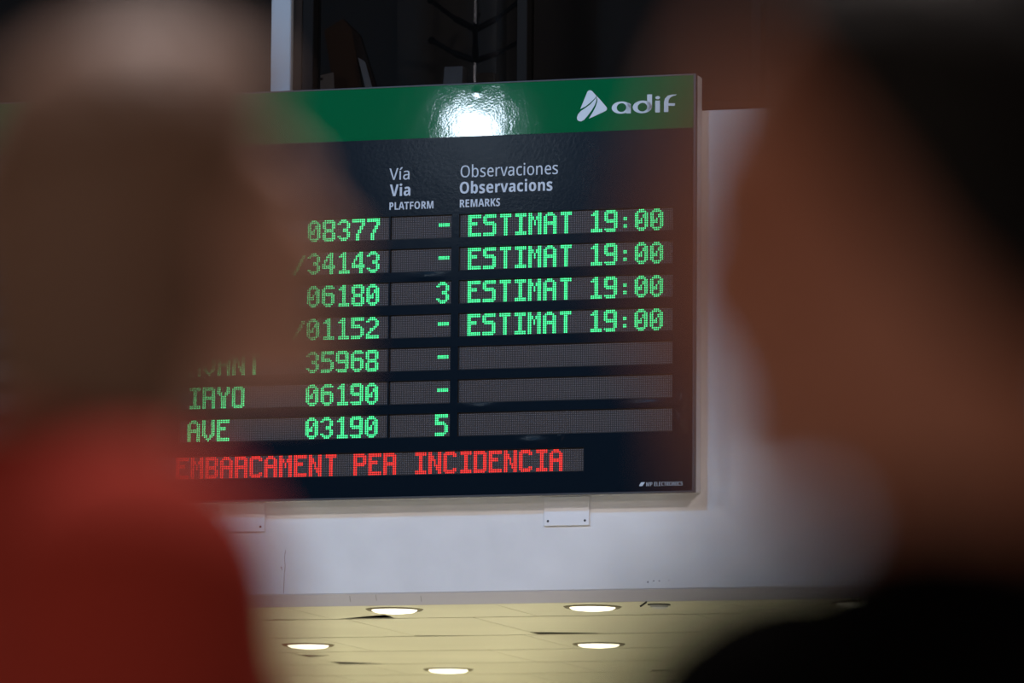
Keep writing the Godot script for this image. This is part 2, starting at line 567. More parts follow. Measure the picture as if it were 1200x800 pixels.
# ==================================================================== lower concourse ceiling
func concourse() -> void:
	var st := begin()
	box(st, Vector3(-20, 0, -14.2), Vector3(9, 5.6, -14.0))
	structure(put("wall_far", st, M.hall_paint), "far wall of the lower concourse")
	st = begin()
	box(st, Vector3(-20, 4.3, -14.0), Vector3(9, 4.4, -0.32))
	structure(put("ceiling", st, M.plenum), "dark slab above the cream ceiling panels")
	var c := Node3D.new()
	c.name = numbered("ceiling")
	add_child(c)
	structure(c, "cream metal panel ceiling of the lower concourse")
	var rows := [-0.18, -1.02, -2.28, -3.36, -4.38, -5.33, -6.3, -7.3, -8.3]
	var starts := [-9.70, -9.31, -9.9, -10.43, -9.1, -9.6, -10.0, -9.4]
	var lay := Transform3D(Basis(Vector3.RIGHT, Vector3(0, 0, 1), Vector3.DOWN), Vector3(0, CEIL_Y, 0))   # outline y -> z, thickness upwards
	var g := 0.003
	var gz := 0.016
	for r in rows.size() - 1:
		var za: float = rows[r] - gz
		var zb: float = rows[r + 1] + gz
		var xs := []
		if r == 0:
			xs = [-9.70, -9.375, -8.25, -7.05, -5.85, -4.65, -3.45]
		elif r == 1:
			xs = [-9.31, -8.61, -7.41, -6.21, -5.01, -3.45]
		else:
			for k in 6:
				xs.append(starts[r] + k * 1.2)
		for k in 5:
			xs.push_front(xs[0] - 1.2)
		for k in xs.size() - 1:
			var xa: float = xs[k] + g
			var xb: float = xs[k + 1] - g
			var o := [[xa, za], [xb, za], [xb, zb], [xa, zb]]
			if r == 0 and absf(xa + 9.372) < 0.01:
				o = [[xa, za], [xb, za], [xb, zb], [-9.03, zb], [-9.01, -0.76], [-9.33, zb + 0.02], [xa, zb]]
			elif r == 0 and absf(xa + 9.697) < 0.01:
				o = [[xa, za], [xb, za], [xb, zb], [-9.5, zb], [xa, zb + 0.05]]
			elif r == 1 and absf(xa + 8.607) < 0.01:
				o = [[xa, za], [xb, za], [xb, zb], [-8.26, zb], [-8.27, -2.20], [xa, -2.08]]
			elif r == 1 and absf(xa + 9.307) < 0.01:
				o = [[xa, za], [xb, za], [xb, zb], [-8.95, zb], [xa, -2.2]]
			elif r == 3 and absf(xa + 10.427) < 0.01:
				o = [[xa, za], [xb, za], [xb, zb], [-10.12, zb], [xa, -4.12], [xa, -3.76], [-10.25, -3.64], [xa, -3.54]]
			elif r == 4 and absf(xa + 9.1 - 0.003) < 0.01:
				o = [[xa, za], [xb, za], [xb, zb], [-8.45, zb], [-8.75, zb + 0.12], [-8.8, zb], [xa, zb]]
			st = begin()
			slab(st, o, -0.006, 0.0, lay)
			put("ceiling_panel", st, M.cream_tile, c)
	st = begin()
	box(st, Vector3(-20, CEIL_Y, -14), Vector3(9, CEIL_Y + 0.014, -8.31))
	box(st, Vector3(-20, CEIL_Y, -8.31), Vector3(-16.0, CEIL_Y + 0.014, -0.18))
	box(st, Vector3(-3.3, CEIL_Y, -8.31), Vector3(9, CEIL_Y + 0.014, -0.18))
	put("plain_ceiling", st, M.cream_tile, c)
	# downlights
	var spots := [
		[-8.85, -0.42, "round glowing downlight beside the open black wedge, next to the parapet edge"],
		[-7.80, -0.45, "round glowing downlight next to the dark ceiling sensor"],
		[-10.11, -2.79, "round glowing downlight above the small triangular gap in the ceiling panels"],
		[-8.48, -3.02, "round glowing downlight just behind the long black slot"],
		[-9.93, -4.89, "round glowing downlight deepest in the concourse ceiling"],
		[-6.9, -3.1, ""], [-8.1, -5.3, ""], [-11.7, -0.4, ""], [-6.4, -0.45, ""], [-11.8, -4.9, ""], [-9.2, -7.4, ""], [-6.6, -7.2, ""], [-11.6, -7.5, ""], [-7.6, -9.8, ""], [-10.4, -9.8, ""]]
	for s in spots:
		var label: String = s[2] if s[2] else "round downlight further along the concourse ceiling, away from the dark gaps"
		var t := thing("downlight", label, "ceiling light", Vector3(s[0], CEIL_Y, s[1]), 0.0, "downlights in the cream panel ceiling")
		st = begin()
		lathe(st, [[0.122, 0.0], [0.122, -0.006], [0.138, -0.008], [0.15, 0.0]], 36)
		put("gap_shade_ring", st, M.gap_shade_ring, t)
		st = begin()
		lathe(st, [[0.118, -0.001], [0.116, -0.008], [0.1, -0.016], [0.06, -0.021], [0.0, -0.022]], 36)
		put("lamp_glass", st, M.lamp_glass, t)
		var l := AreaLight3D.new()
		l.name = "downlight_beam"
		l.area_size = Vector2(0.2, 0.2)
		l.light_energy = 7.0
		l.light_color = Color(0.97, 0.98, 0.9)
		l.area_range = 20.0
		l.shadow_enabled = true
		l.position = Vector3(0, -0.026, 0)
		l.rotation.x = -PI / 2
		t.add_child(l)
	var t := thing("ceiling_sensor", "small round ceiling sensor with a black ring by the parapet edge", "sensor", Vector3(-7.425, CEIL_Y, -0.36))
	st = begin()
	lathe(st, [[0.047, 0.0], [0.048, -0.005], [0.058, -0.005], [0.059, 0.0]], 28)
	put("ring", st, M.black_plastic, t)
	st = begin()
	lathe(st, [[0.047, 0.0], [0.045, -0.016], [0.03, -0.022], [0.0, -0.024]], 28)
	put("cap", st, M.plate, t)
	t = thing("cable_clip", "tiny black cable clip under the foot of the parapet wall", "clip", Vector3(-7.46, CEIL_Y, -0.2))
	st = begin()
	tube(st, Vector3(-0.02, -0.022, 0), Vector3(0.012, -0.004, 0.01), 0.005, 8)
	tube(st, Vector3(0.012, -0.004, 0.01), Vector3(0.016, 0.0, 0.02), 0.005, 8)
	put("wire", st, M.black_plastic, t)


# ==================================================================== the departures board
const BX0 := -11.9
const BX1 := -7.147
const BY0 := 3.947
const BY1 := 6.063
const GY := 5.789      # where the green band meets the dark face

# gentle waviness of the film, with the dents that catch the lamps
func film(x: float, y: float) -> float:
	var h := 0.00014 * noise.get_noise_2d(x * 5.0, y * 5.0) + 0.000006 * noise.get_noise_2d(x * 40.0, y * 40.0)
	for d in dents:
		var u: float = (x - d[0]) / d[2]
		var v: float = (y - d[1]) / d[3]
		var q := u * u + v * v
		if q < 9.0:
			h += d[4] * exp(-q)
	return h

var dents := [
	[-8.303, 6.0158, 0.02, 0.018, 0.00025],
	[-8.563, 5.075, 0.07, 0.02, 0.0036], [-8.275, 4.40, 0.08, 0.022, 0.0045], [-7.39, 4.392, 0.09, 0.022, 0.0045],
	[-7.215, 4.40, 0.022, 0.04, 0.0042], [-7.226, 4.30, 0.025, 0.045, 0.0048], [-7.99, 4.215, 0.07, 0.022, 0.0045],
	[-9.513, 4.02, 0.03, 0.04, 0.0042], [-7.85, 4.235, 0.018, 0.018, 0.0021]]

func sheet(called: String, lo: Vector2, hi: Vector2, step: float, holes: Array, z: float, m: Material, parent: Node) -> MeshInstance3D:
	var xs := cuts(lo.x, hi.x, step, holes, 0)
	var ys := cuts(lo.y, hi.y, step, holes, 1)
	var v := PackedVector3Array()
	var nrm := PackedVector3Array()
	var idx := PackedInt32Array()
	var e := 0.004
	for y in ys:
		for x in xs:
			v.append(Vector3(x, y, z + film(x, y)))
			nrm.append(Vector3(-(film(x + e, y) - film(x - e, y)) / (2 * e), -(film(x, y + e) - film(x, y - e)) / (2 * e), 1).normalized())
	var w := xs.size()
	for j in ys.size() - 1:
		for i in w - 1:
			var c := Vector2((xs[i] + xs[i + 1]) / 2, (ys[j] + ys[j + 1]) / 2)
			var open := false
			for hl in holes:
				if hl.has_point(c):
					open = true
					break
			if open:
				continue
			var a := j * w + i
			idx.append_array([a, a + w + 1, a + 1, a, a + w, a + w + 1])
	var arr := []
	arr.resize(Mesh.ARRAY_MAX)
	arr[Mesh.ARRAY_VERTEX] = v
	arr[Mesh.ARRAY_NORMAL] = nrm
	arr[Mesh.ARRAY_INDEX] = idx
	var am := ArrayMesh.new()
	am.add_surface_from_arrays(Mesh.PRIMITIVE_TRIANGLES, arr)
	return mesh_node(called, am, m, parent)

func cuts(a: float, b: float, step: float, holes: Array, axis: int) -> Array:
	var out := [a, b]
	for k in int((b - a) / step):
		out.append(a + (k + 0.5) * step)
	for h in holes:
		for p in [h.position[axis], h.end[axis]]:
			if p > a and p < b:
				out.append(p)
	out.sort()
	var clean := [out[0]]
	for p in out:
		if p - clean[-1] > 0.0005:
			clean.append(p)
	return clean

func dot_mesh(r: float, h: float) -> SurfaceTool:
	var st := begin()
	dot(st, Vector3.ZERO, r, h)
	return st

func dot(st: SurfaceTool, at: Vector3, r: float, h: float) -> void:
	var n := 8
	for k in n:
		var a := TAU * k / n
		var b := TAU * (k + 1) / n
		var pa := at + Vector3(cos(a) * r, sin(a) * r, 0)
		var pb := at + Vector3(cos(b) * r, sin(b) * r, 0)
		var qa := at + Vector3(cos(a) * r * 0.7, sin(a) * r * 0.7, h)
		var qb := at + Vector3(cos(b) * r * 0.7, sin(b) * r * 0.7, h)
		quad(st, pa, pb, qb, qa)
		trio(st, qa, qb, at + Vector3(0, 0, h))

var glyphs := {}
var glyph_meshes := {}

func make_glyphs() -> void:
	var g := {
		"0": "0011100 0111110 1100011 1100111 1100111 1101011 1111011 1111011 1100011 1100011 0111110 0011100",
		"1": "0001100 0011100 0111100 0001100 0001100 0001100 0001100 0001100 0001100 0001100 0111111 0111111",
		"2": "0011100 0111110 1100011 0000011 0000011 0000110 0011100 0011000 0110000 1100000 1111111 1111111",
		"3": "0011100 0111110 1100011 0000011 0000011 0001110 0001110 0000011 0000011 1100011 0111110 0011100",
		"4": "0000110 0001110 0011110 0010110 0110110 0100110 1100110 1111111 1111111 0000110 0000110 0000110",
		"5": "1111111 1111111 1100000 1100000 1111100 1111110 0000011 0000011 0000011 0000011 1111110 1111100",
		"6": "0011110 0111111 1100000 1100000 1111110 1111111 1100011 1100011 1100011 1100011 0111110 0011100",
		"7": "1111111 1111111 0000011 0000011 0000110 0000110 0001100 0001100 0011000 0011000 0011000 0011000",
		"8": "0111110 1111111 1100011 1100011 1100011 0111110 0111110 1100011 1100011 1100011 1111111 0111110",
		"9": "0111110 1111111 1100011 1100011 1100011 1111111 0111111 0000011 0000011 0000011 1111110 0111110",
		"A": "0011100 0111110 1100011 1100011 1100011 1111111 1111111 1100011 1100011 1100011 1100011 1100011",
		"B": "1111110 1111111 1100011 1100011 1100011 1111110 1111110 1100011 1100011 1100011 1111111 1111110",
		"C": "0111110 1111111 1100011 1100000 1100000 1100000 1100000 1100000 1100000 1100011 1111111 0111110",
		"D": "1111110 1111111 1100011 1100011 1100011 1100011 1100011 1100011 1100011 1100011 1111111 1111110",
		"E": "1111111 1111111 1100000 1100000 1111100 1111100 1100000 1100000 1100000 1100000 1111111 1111111",
		"I": "0111111 0111111 0001100 0001100 0001100 0001100 0001100 0001100 0001100 0001100 0111111 0111111",
		"M": "1100011 1100011 1110111 1110111 1101011 1101011 1101011 1100011 1100011 1100011 1100011 1100011",
		"N": "1100011 1100011 1110011 1110011 1111011 1101011 1101011 1101111 1100111 1100111 1100011 1100011",
		"O": "0111110 1111111 1100011 1100011 1100011 1100011 1100011 1100011 1100011 1100011 1111111 0111110",
		"P": "1111110 1111111 1100011 1100011 1100011 1111111 1111110 1100000 1100000 1100000 1100000 1100000",
		"R": "1111110 1111111 1100011 1100011 1100011 1111111 1111111 1100011 1100011 1100011 1100011 1100011",
		"S": "0111111 1111111 1100000 1100000 1111110 0111111 0000011 0000011 0000011 0000011 1111111 1111110",
		"T": "0111111 0111111 0001100 0001100 0001100 0001100 0001100 0001100 0001100 0001100 0001100 0001100",
		"V": "1100011 1100011 1100011 1100011 1100011 1100011 1100011 1100011 1110111 0110110 0011100 0001000",
		"Y": "1100011 1100011 1100011 1110111 0110110 0011100 0011100 0011100 0011100 0011100 0011100 0011100",
		"-": "0000000 0000000 0000000 0000000 0111111 0111111 0000000 0000000 0000000 0000000 0000000 0000000",
		":": "0000000 0000000 0000000 0000000 0011000 0011000 0000000 0000000 0011000 0011000 0000000 0000000",
		".": "0000000 0000000 0000000 0000000 0011000 0011000 0000000 0000000 0000000 0000000 0000000 0000000",
		"/": "0000000 0000011 0000011 0000110 0000110 0001100 0001100 0011000 0011000 0110000 1100000 1100000"}
	for k in g:
		var rows: PackedStringArray = g[k].split(" ")
		var pts := []
		for r in 12:
			for c in 7:
				if rows[r][c] == "1":
					pts.append(Vector2i(c, r))
		glyphs[k] = pts
		var st := begin()
		for p in pts:
			dot(st, Vector3(p.x * COL, -p.y * ROW, 0), 0.0040, 0.0022)
		st.generate_normals()
		glyph_meshes[k] = st.commit()

# one row window: dark LED carrier, dots that are off, and the characters that are lit
func display(parent: Node, x0: float, y_top: float, cols: int, text: String, first: int, lit: Material, what: String) -> void:
	var p := Node3D.new()
	p.name = "display_window"
	parent.add_child(p, true)
	p.position = Vector3(x0, y_top, -0.012)
	if what:
		p.set_meta("label", what)
	var st := begin()
	box(st, Vector3(-0.02, -11 * ROW - 0.02, -0.01), Vector3((cols - 1) * COL + 0.02, 0.02, 0.0))
	put("led_carrier", st, M.led_board, p)
	var on := {}
	for k in text.length():
		var ch := text[k]
		if ch == " ":
			continue
		if ch == ":":
			for r in [0, -4]:
				mesh_node("led_point", glyph_meshes["."], lit, p, Vector3((first + k * 8) * COL, r * ROW, 0))
		else:
			mesh_node("led_character", glyph_meshes[ch], lit, p, Vector3((first + k * 8) * COL, 0, 0))
		for q in glyphs[ch]:
			on[Vector2i(first + k * 8 + q.x, q.y)] = true
	var places := []
	for c in cols:
		for r in 12:
			if not on.has(Vector2i(c, r)):
				places.append(Vector3(c * COL, -r * ROW, 0))
	var mm := MultiMesh.new()
	mm.transform_format = MultiMesh.TRANSFORM_3D
	mm.mesh = off_dot
	mm.instance_count = places.size()
	for k in places.size():
		mm.set_instance_transform(k, Transform3D(Basis(), places[k]))
	var mi := MultiMeshInstance3D.new()
	mi.multimesh = mm
	mi.material_override = M.led_off
	mi.name = "led_dots"
	mi.set_meta("kind", "stuff")
	p.add_child(mi, true)

var off_dot: Mesh

func lettering(parent: Node, text: String, bold: bool, left: float, base: float, width: float, cap: float, called := "lettering") -> void:
	var f := SystemFont.new()
	f.font_names = PackedStringArray(["Droid Sans"])
	f.font_weight = 700 if bold else 400
	var ref := TextMesh.new()
	ref.font = f
	ref.text = "H"
	ref.font_size = 64
	ref.pixel_size = 0.01
	ref.depth = 0.01
	ref.horizontal_alignment = HORIZONTAL_ALIGNMENT_LEFT
	ref.vertical_alignment = VERTICAL_ALIGNMENT_CENTER
	var hb := ref.get_aabb()
	var tm: TextMesh = ref.duplicate()
	tm.text = text
	var tb := tm.get_aabb()
	var o := mesh_node(called, tm, M.print, parent)
	var sx := width / tb.size.x
	var sy := cap / hb.size.y
	o.scale = Vector3(sx, sy, 0.1)
	o.position = Vector3(left - tb.position.x * sx, base - hb.position.y * sy, 0.0022)

func ring(cx: float, cy: float, rx: float, ry: float, ix: float, iy: float, jx: float, jy: float, st: SurfaceTool) -> void:
	for k in 36:
		var a := TAU * k / 36
		var b := TAU * (k + 1) / 36
		var oa := Vector2(cx + rx * cos(a), cy + ry * sin(a))
		var ob := Vector2(cx + rx * cos(b), cy + ry * sin(b))
		var na := Vector2(ix + jx * cos(a), iy + jy * sin(a))
		var nb := Vector2(ix + jx * cos(b), iy + jy * sin(b))
		slab(st, [[oa.x, oa.y], [ob.x, ob.y], [nb.x, nb.y], [na.x, na.y]], 0.0, 0.0015)

func board() -> void:
	make_glyphs()
	var ds := dot_mesh(0.0034, 0.0018)
	ds.generate_normals()
	off_dot = ds.commit()
	var b := thing("departures_board", "large dark LED departures board with a green band along the top", "board", Vector3(0, 0, 0))
	# casing
	var st := begin()
	box(st, Vector3(BX0, BY0, WALL_Z), Vector3(BX1, BY1, -0.026), 0.004)
	put("casing", st, M.casing, b)
	st = begin()
	for r in [[BX0, BX1, BY1 - 0.006, BY1 + 0.002], [BX0, BX1, BY0 - 0.006, BY0 + 0.004]]:
		box(st, Vector3(r[0], r[2], -0.03), Vector3(r[1], r[3], 0.004), 0.002)
	for x in [BX0, BX1 - 0.014]:
		box(st, Vector3(x, BY0, -0.03), Vector3(x + 0.014, BY1, 0.003), 0.002)
	put("rim", st, M.rim, b)
	# row windows
	var tops := []
	for k in 7:
		tops.append(5.2781 - 0.16955 * k + 11 * ROW)
	var red_top := 4.0686 + 11 * ROW
	var rem_x := -8.3432 - 4 * COL
	var plat_x := -8.4504 - 30 * COL
	var num_x := -8.8245 - 106 * COL
	var red_last := -7.8435
	var red_cols := 248
	var red_x := red_last + 11 * COL - (red_cols - 1) * COL
	var holes := []
	for k in 7:
		for w in [[rem_x, 112], [plat_x, 32], [num_x, 112]]:
			holes.append(Rect2(w[0] - 0.009, tops[k] - 11 * ROW - 0.009, (w[1] - 1) * COL + 0.018, 11 * ROW + 0.018))
		holes.append(Rect2(-11.75 - 0.009, tops[k] - 11 * ROW - 0.009, 175 * COL + 0.018, 11 * ROW + 0.018))
	holes.append(Rect2(red_x - 0.009, red_top - 11 * ROW - 0.009, (red_cols - 1) * COL + 0.018, 11 * ROW + 0.018))
	sheet("front_panel", Vector2(BX0 + 0.006, BY0 + 0.002), Vector2(BX1 - 0.012, GY), 0.016, holes, 0.0, M.navy_film, b)
	sheet("green_band", Vector2(BX0 + 0.004, GY), Vector2(BX1 - 0.004, BY1 - 0.005), 0.012, [], 0.0012, M.green_film, b)
	st = begin()
	for h in holes:
		var a: Vector2 = h.position
		var e: Vector2 = h.end
		quad(st, Vector3(a.x, a.y, 0), Vector3(e.x, a.y, 0), Vector3(e.x, a.y, -0.014), Vector3(a.x, a.y, -0.014))
		quad(st, Vector3(a.x, e.y, -0.014), Vector3(e.x, e.y, -0.014), Vector3(e.x, e.y, 0), Vector3(a.x, e.y, 0))
		quad(st, Vector3(a.x, a.y, -0.014), Vector3(a.x, e.y, -0.014), Vector3(a.x, e.y, 0), Vector3(a.x, a.y, 0))
		quad(st, Vector3(e.x, a.y, 0), Vector3(e.x, e.y, 0), Vector3(e.x, e.y, -0.014), Vector3(e.x, a.y, -0.014))
	put("window_reveals", st, M.reveal, b)
	var trains := ["AVANT   08377", "      3/34143", "        06180", "      0/01152", "AVANT   35968", "IRYO    06190", "AVE     03190"]
	var plats := ["-", "-", "3", "-", "-", "-", "5"]
	for k in 7:
		display(b, num_x, tops[k], 112, trains[k], 4, M.led_green, "train window lit %s in green" % trains[k].strip_edges().replace("   ", " ").replace("  ", " "))
		display(b, plat_x, tops[k], 32, plats[k], 24, M.led_green, "platform window showing a green %s" % ("dash" if plats[k] == "-" else plats[k]))
		display(b, rem_x, tops[k], 112, "ESTIMAT 19:00" if k < 4 else "", 4, M.led_green, "remarks window lit ESTIMAT 19:00 in green" if k < 4 else "blank remarks window")
		display(b, -11.75, tops[k], 176, "", 0, M.led_green, "")
	var msg := "EMBARCAMENT PER INCIDENCIA"
	display(b, red_x, red_top, red_cols, msg, red_cols - 1 - 11 - 6 - (msg.length() - 1) * 8, M.led_red, "message window lit EMBARCAMENT PER INCIDENCIA in red")
	# printed headings
	lettering(b, "Vía", false, -8.7668, 5.5786, 0.1076, 0.0597, "heading")
	lettering(b, "Via", true, -8.7636, 5.4945, 0.1098, 0.0597, "heading")
	lettering(b, "PLATFORM", true, -8.7651, 5.424, 0.2353, 0.0384, "heading")
	lettering(b, "Observaciones", false, -8.3856, 5.578, 0.5161, 0.0617, "heading")
	lettering(b, "Observacions", true, -8.3893, 5.4946, 0.4911, 0.0594, "heading")
	lettering(b, "REMARKS", true, -8.3887, 5.4242, 0.2133, 0.0396, "heading")
	lettering(b, "Tren", false, -9.8716, 5.5849, 0.1635, 0.0603, "heading")
	lettering(b, "MP ELECTRONICS", false, -7.3974, 3.977, 0.188, 0.0194, "maker_name")
	st = begin()
	slab(st, [[-7.435, 3.978], [-7.418, 3.978], [-7.404, 3.997], [-7.424, 3.997]], 0.002, 0.0035)
	put("maker_mark", st, M.print, b)
	# emblem and name on the green band
	var ox := Transform3D(Basis(), Vector3(-7.7989, 5.7891, 0.0022))
	st = begin()
	for o in [
		[[0.0455, 0.1174], [0.0825, 0.2053], [0.0893, 0.2112], [0.0975, 0.2118], [0.1068, 0.2077], [0.1206, 0.1919], [0.1294, 0.182], [0.1246, 0.1737], [0.111, 0.1599], [0.0941, 0.1454], [0.0722, 0.1297]],
		[[0.1294, 0.1735], [0.1295, 0.1559], [0.1209, 0.1339], [0.104, 0.107], [0.0823, 0.0794], [0.0654, 0.061], [0.0508, 0.054], [0.0386, 0.0554], [0.0298, 0.0624], [0.0277, 0.0744], [0.0335, 0.0908], [0.048, 0.1068], [0.0723, 0.1216], [0.0965, 0.1382], [0.1159, 0.1579]],
		[[0.1294, 0.182], [0.145, 0.1671], [0.1833, 0.1219], [0.1862, 0.1133], [0.1824, 0.1049], [0.1674, 0.0974], [0.0907, 0.0662], [0.1138, 0.1019], [0.1268, 0.1275], [0.1344, 0.1509], [0.1353, 0.1628], [0.1314, 0.1734]]]:
		slab(st, o, 0.0, 0.0015)
	put("emblem", st, M.print_logo, b).transform = ox
	st = begin()
	ring(0.2608, 0.1164, 0.0498, 0.0313, 0.262, 0.1162, 0.0252, 0.0226, st)
	slab(st, [[0.287, 0.134], [0.3, 0.139], [0.3105, 0.132], [0.3107, 0.0845], [0.287, 0.0855]], 0.0, 0.0015)
	put("letter_a", st, M.print_logo, b).transform = ox
	st = begin()
	ring(0.3716, 0.1154, 0.0504, 0.0322, 0.3718, 0.1140, 0.025, 0.0221, st)
	slab(st, [[0.3965, 0.1784], [0.4216, 0.1774], [0.422, 0.112], [0.41, 0.096], [0.3966, 0.092]], 0.0, 0.0015)
	put("letter_d", st, M.print_logo, b).transform = ox
	st = begin()
	slab(st, [[0.4387, 0.1449], [0.4629, 0.144], [0.4632, 0.0833], [0.439, 0.0843]], 0.0, 0.0015)
	var dotted := []
	for k in 20:
		dotted.append([0.4517 + 0.0121 * cos(TAU * k / 20), 0.1596 + 0.0082 * sin(TAU * k / 20)])
	slab(st, dotted, 0.0, 0.0015)
	put("letter_i", st, M.print_logo, b).transform = ox
	st = begin()
	slab(st, [[0.485, 0.0848], [0.4847, 0.1346], [0.4895, 0.1533], [0.5039, 0.1669], [0.5256, 0.1722], [0.5498, 0.1722], [0.5483, 0.1685], [0.5305, 0.1644], [0.516, 0.157], [0.5088, 0.1454], [0.5075, 0.1289], [0.5418, 0.1275], [0.5409, 0.1143], [0.5075, 0.1157], [0.5077, 0.084]], 0.0, 0.0015)
	put("letter_f", st, M.print_logo, b).transform = ox
	# lifting slot in the green band: raised block, its inner shade as dark colour
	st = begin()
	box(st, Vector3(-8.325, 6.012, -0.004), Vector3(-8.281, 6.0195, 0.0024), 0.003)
	put("lifting_slot", st, M.slot_shade, b)


# ==================================================================== people
func seg(p: Vector3, a: Vector3, b: Vector3, ra: float, rb: float) -> float:
	var ab := b - a
	var t := clampf((p - a).dot(ab) / maxf(ab.length_squared(), 1e-9), 0.0, 1.0)
	return (p - a - ab * t).length() - lerpf(ra, rb, t)

func ell(p: Vector3, c: Vector3, r: Vector3) -> float:
	var q := p - c
	var k0 := (q / r).length()
	var k1 := (q / (r * r)).length()
	return k0 * (k0 - 1.0) / maxf(k1, 1e-6)

func smin(a: float, b: float, k: float) -> float:
	var h := maxf(k - absf(a - b), 0.0) / k
	return minf(a, b) - h * h * k * 0.25

func smax(a: float, b: float, k: float) -> float:
	return -smin(-a, -b, k)

# bones: [a, b, ra, rb, smooth]; only the cells near each bone are visited
func bone_field(bones: Array, lo: Vector3, n: Vector3i, cell: float, grow: float) -> PackedFloat32Array:
	var v := PackedFloat32Array()
	v.resize(n.x * n.y * n.z)
	v.fill(1.0)
	for q in bones:
		var a: Vector3 = q[0]
		var b: Vector3 = q[1]
		var m: float = maxf(q[2], q[3]) + grow + 0.05
		var l0 := Vector3i(((Vector3(minf(a.x, b.x), minf(a.y, b.y), minf(a.z, b.z)) - Vector3.ONE * m - lo) / cell).floor())
		var l1 := Vector3i(((Vector3(maxf(a.x, b.x), maxf(a.y, b.y), maxf(a.z, b.z)) + Vector3.ONE * m - lo) / cell).ceil())
		for z in range(maxi(l0.z, 0), mini(l1.z + 1, n.z)):
			for y in range(maxi(l0.y, 0), mini(l1.y + 1, n.y)):
				for x in range(maxi(l0.x, 0), mini(l1.x + 1, n.x)):
					var i := (z * n.y + y) * n.x + x
					v[i] = smin(v[i], seg(lo + Vector3(x, y, z) * cell, a, b, q[2], q[3]) - grow, q[4])
	return v

# surface nets of a sampled field; appended to the arrays of out = {v, n, i}
func nets(f: PackedFloat32Array, lo: Vector3, n: Vector3i, cell: float, out: Dictionary, x := Transform3D()) -> void:
	var at := PackedInt32Array()
	at.resize(f.size())
	at.fill(-1)
	var sx := 1
	var sy := n.x
	var sz := n.x * n.y
	var corner := [0, sx, sy, sx + sy, sz, sz + sx, sz + sy, sz + sx + sy]
	var edges := [[0, 1], [2, 3], [4, 5], [6, 7], [0, 2], [1, 3], [4, 6], [5, 7], [0, 4], [1, 5], [2, 6], [3, 7]]
	var offs := [Vector3(0, 0, 0), Vector3(1, 0, 0), Vector3(0, 1, 0), Vector3(1, 1, 0), Vector3(0, 0, 1), Vector3(1, 0, 1), Vector3(0, 1, 1), Vector3(1, 1, 1)]
	for z in n.z - 1:
		for y in n.y - 1:
			for xx in n.x - 1:
				var i := z * sz + y * sy + xx
				var neg := 0
				for c in corner:
					if f[i + c] < 0.0:
						neg += 1
				if neg == 0 or neg == 8:
					continue
				var sum := Vector3()
				var cnt := 0
				for e in edges:
					var a: float = f[i + corner[e[0]]]
					var b: float = f[i + corner[e[1]]]
					if (a < 0.0) != (b < 0.0):
						sum += offs[e[0]].lerp(offs[e[1]], a / (a - b))
						cnt += 1
				at[i] = out.v.size()
				out.v.append(x * (lo + (Vector3(xx, y, z) + sum / cnt) * cell))
				var g := Vector3(
					f[i + 1] + f[i + 1 + sy] + f[i + 1 + sz] + f[i + 1 + sy + sz] - f[i] - f[i + sy] - f[i + sz] - f[i + sy + sz],
					f[i + sy] + f[i + sy + 1] + f[i + sy + sz] + f[i + sy + 1 + sz] - f[i] - f[i + 1] - f[i + sz] - f[i + 1 + sz],
					f[i + sz] + f[i + sz + 1] + f[i + sz + sy] + f[i + sz + 1 + sy] - f[i] - f[i + 1] - f[i + sy] - f[i + 1 + sy])
				out.n.append((x.basis * g).normalized())
	for z in range(1, n.z - 1):
		for y in range(1, n.y - 1):
			for xx in range(1, n.x - 1):
				var i := z * sz + y * sy + xx
				var s0 := f[i] < 0.0
				for d in [[sx, sy, sz], [sy, sz, sx], [sz, sx, sy]]:
					var s1: bool = f[i + d[0]] < 0.0
					if s0 == s1:
						continue
					var a := at[i - d[1] - d[2]]
					var b := at[i - d[2]]
					var c := at[i]
					var e := at[i - d[1]]
					if a < 0 or b < 0 or c < 0 or e < 0:
						continue
					if s0:
						out.i.append_array([a, c, b, a, e, c])
					else:
						out.i.append_array([a, b, c, a, c, e])

func commit(out: Dictionary) -> ArrayMesh:
	var arr := []
	arr.resize(Mesh.ARRAY_MAX)
	arr[Mesh.ARRAY_VERTEX] = out.v
	arr[Mesh.ARRAY_NORMAL] = out.n
	arr[Mesh.ARRAY_INDEX] = out.i
	var am := ArrayMesh.new()
	am.add_surface_from_arrays(Mesh.PRIMITIVE_TRIANGLES, arr)
	return am

func fresh() -> Dictionary:
	return {"v": PackedVector3Array(), "n": PackedVector3Array(), "i": PackedInt32Array()}

var neck_root := Vector3()      # foot of the neck, in the axes of the head being built

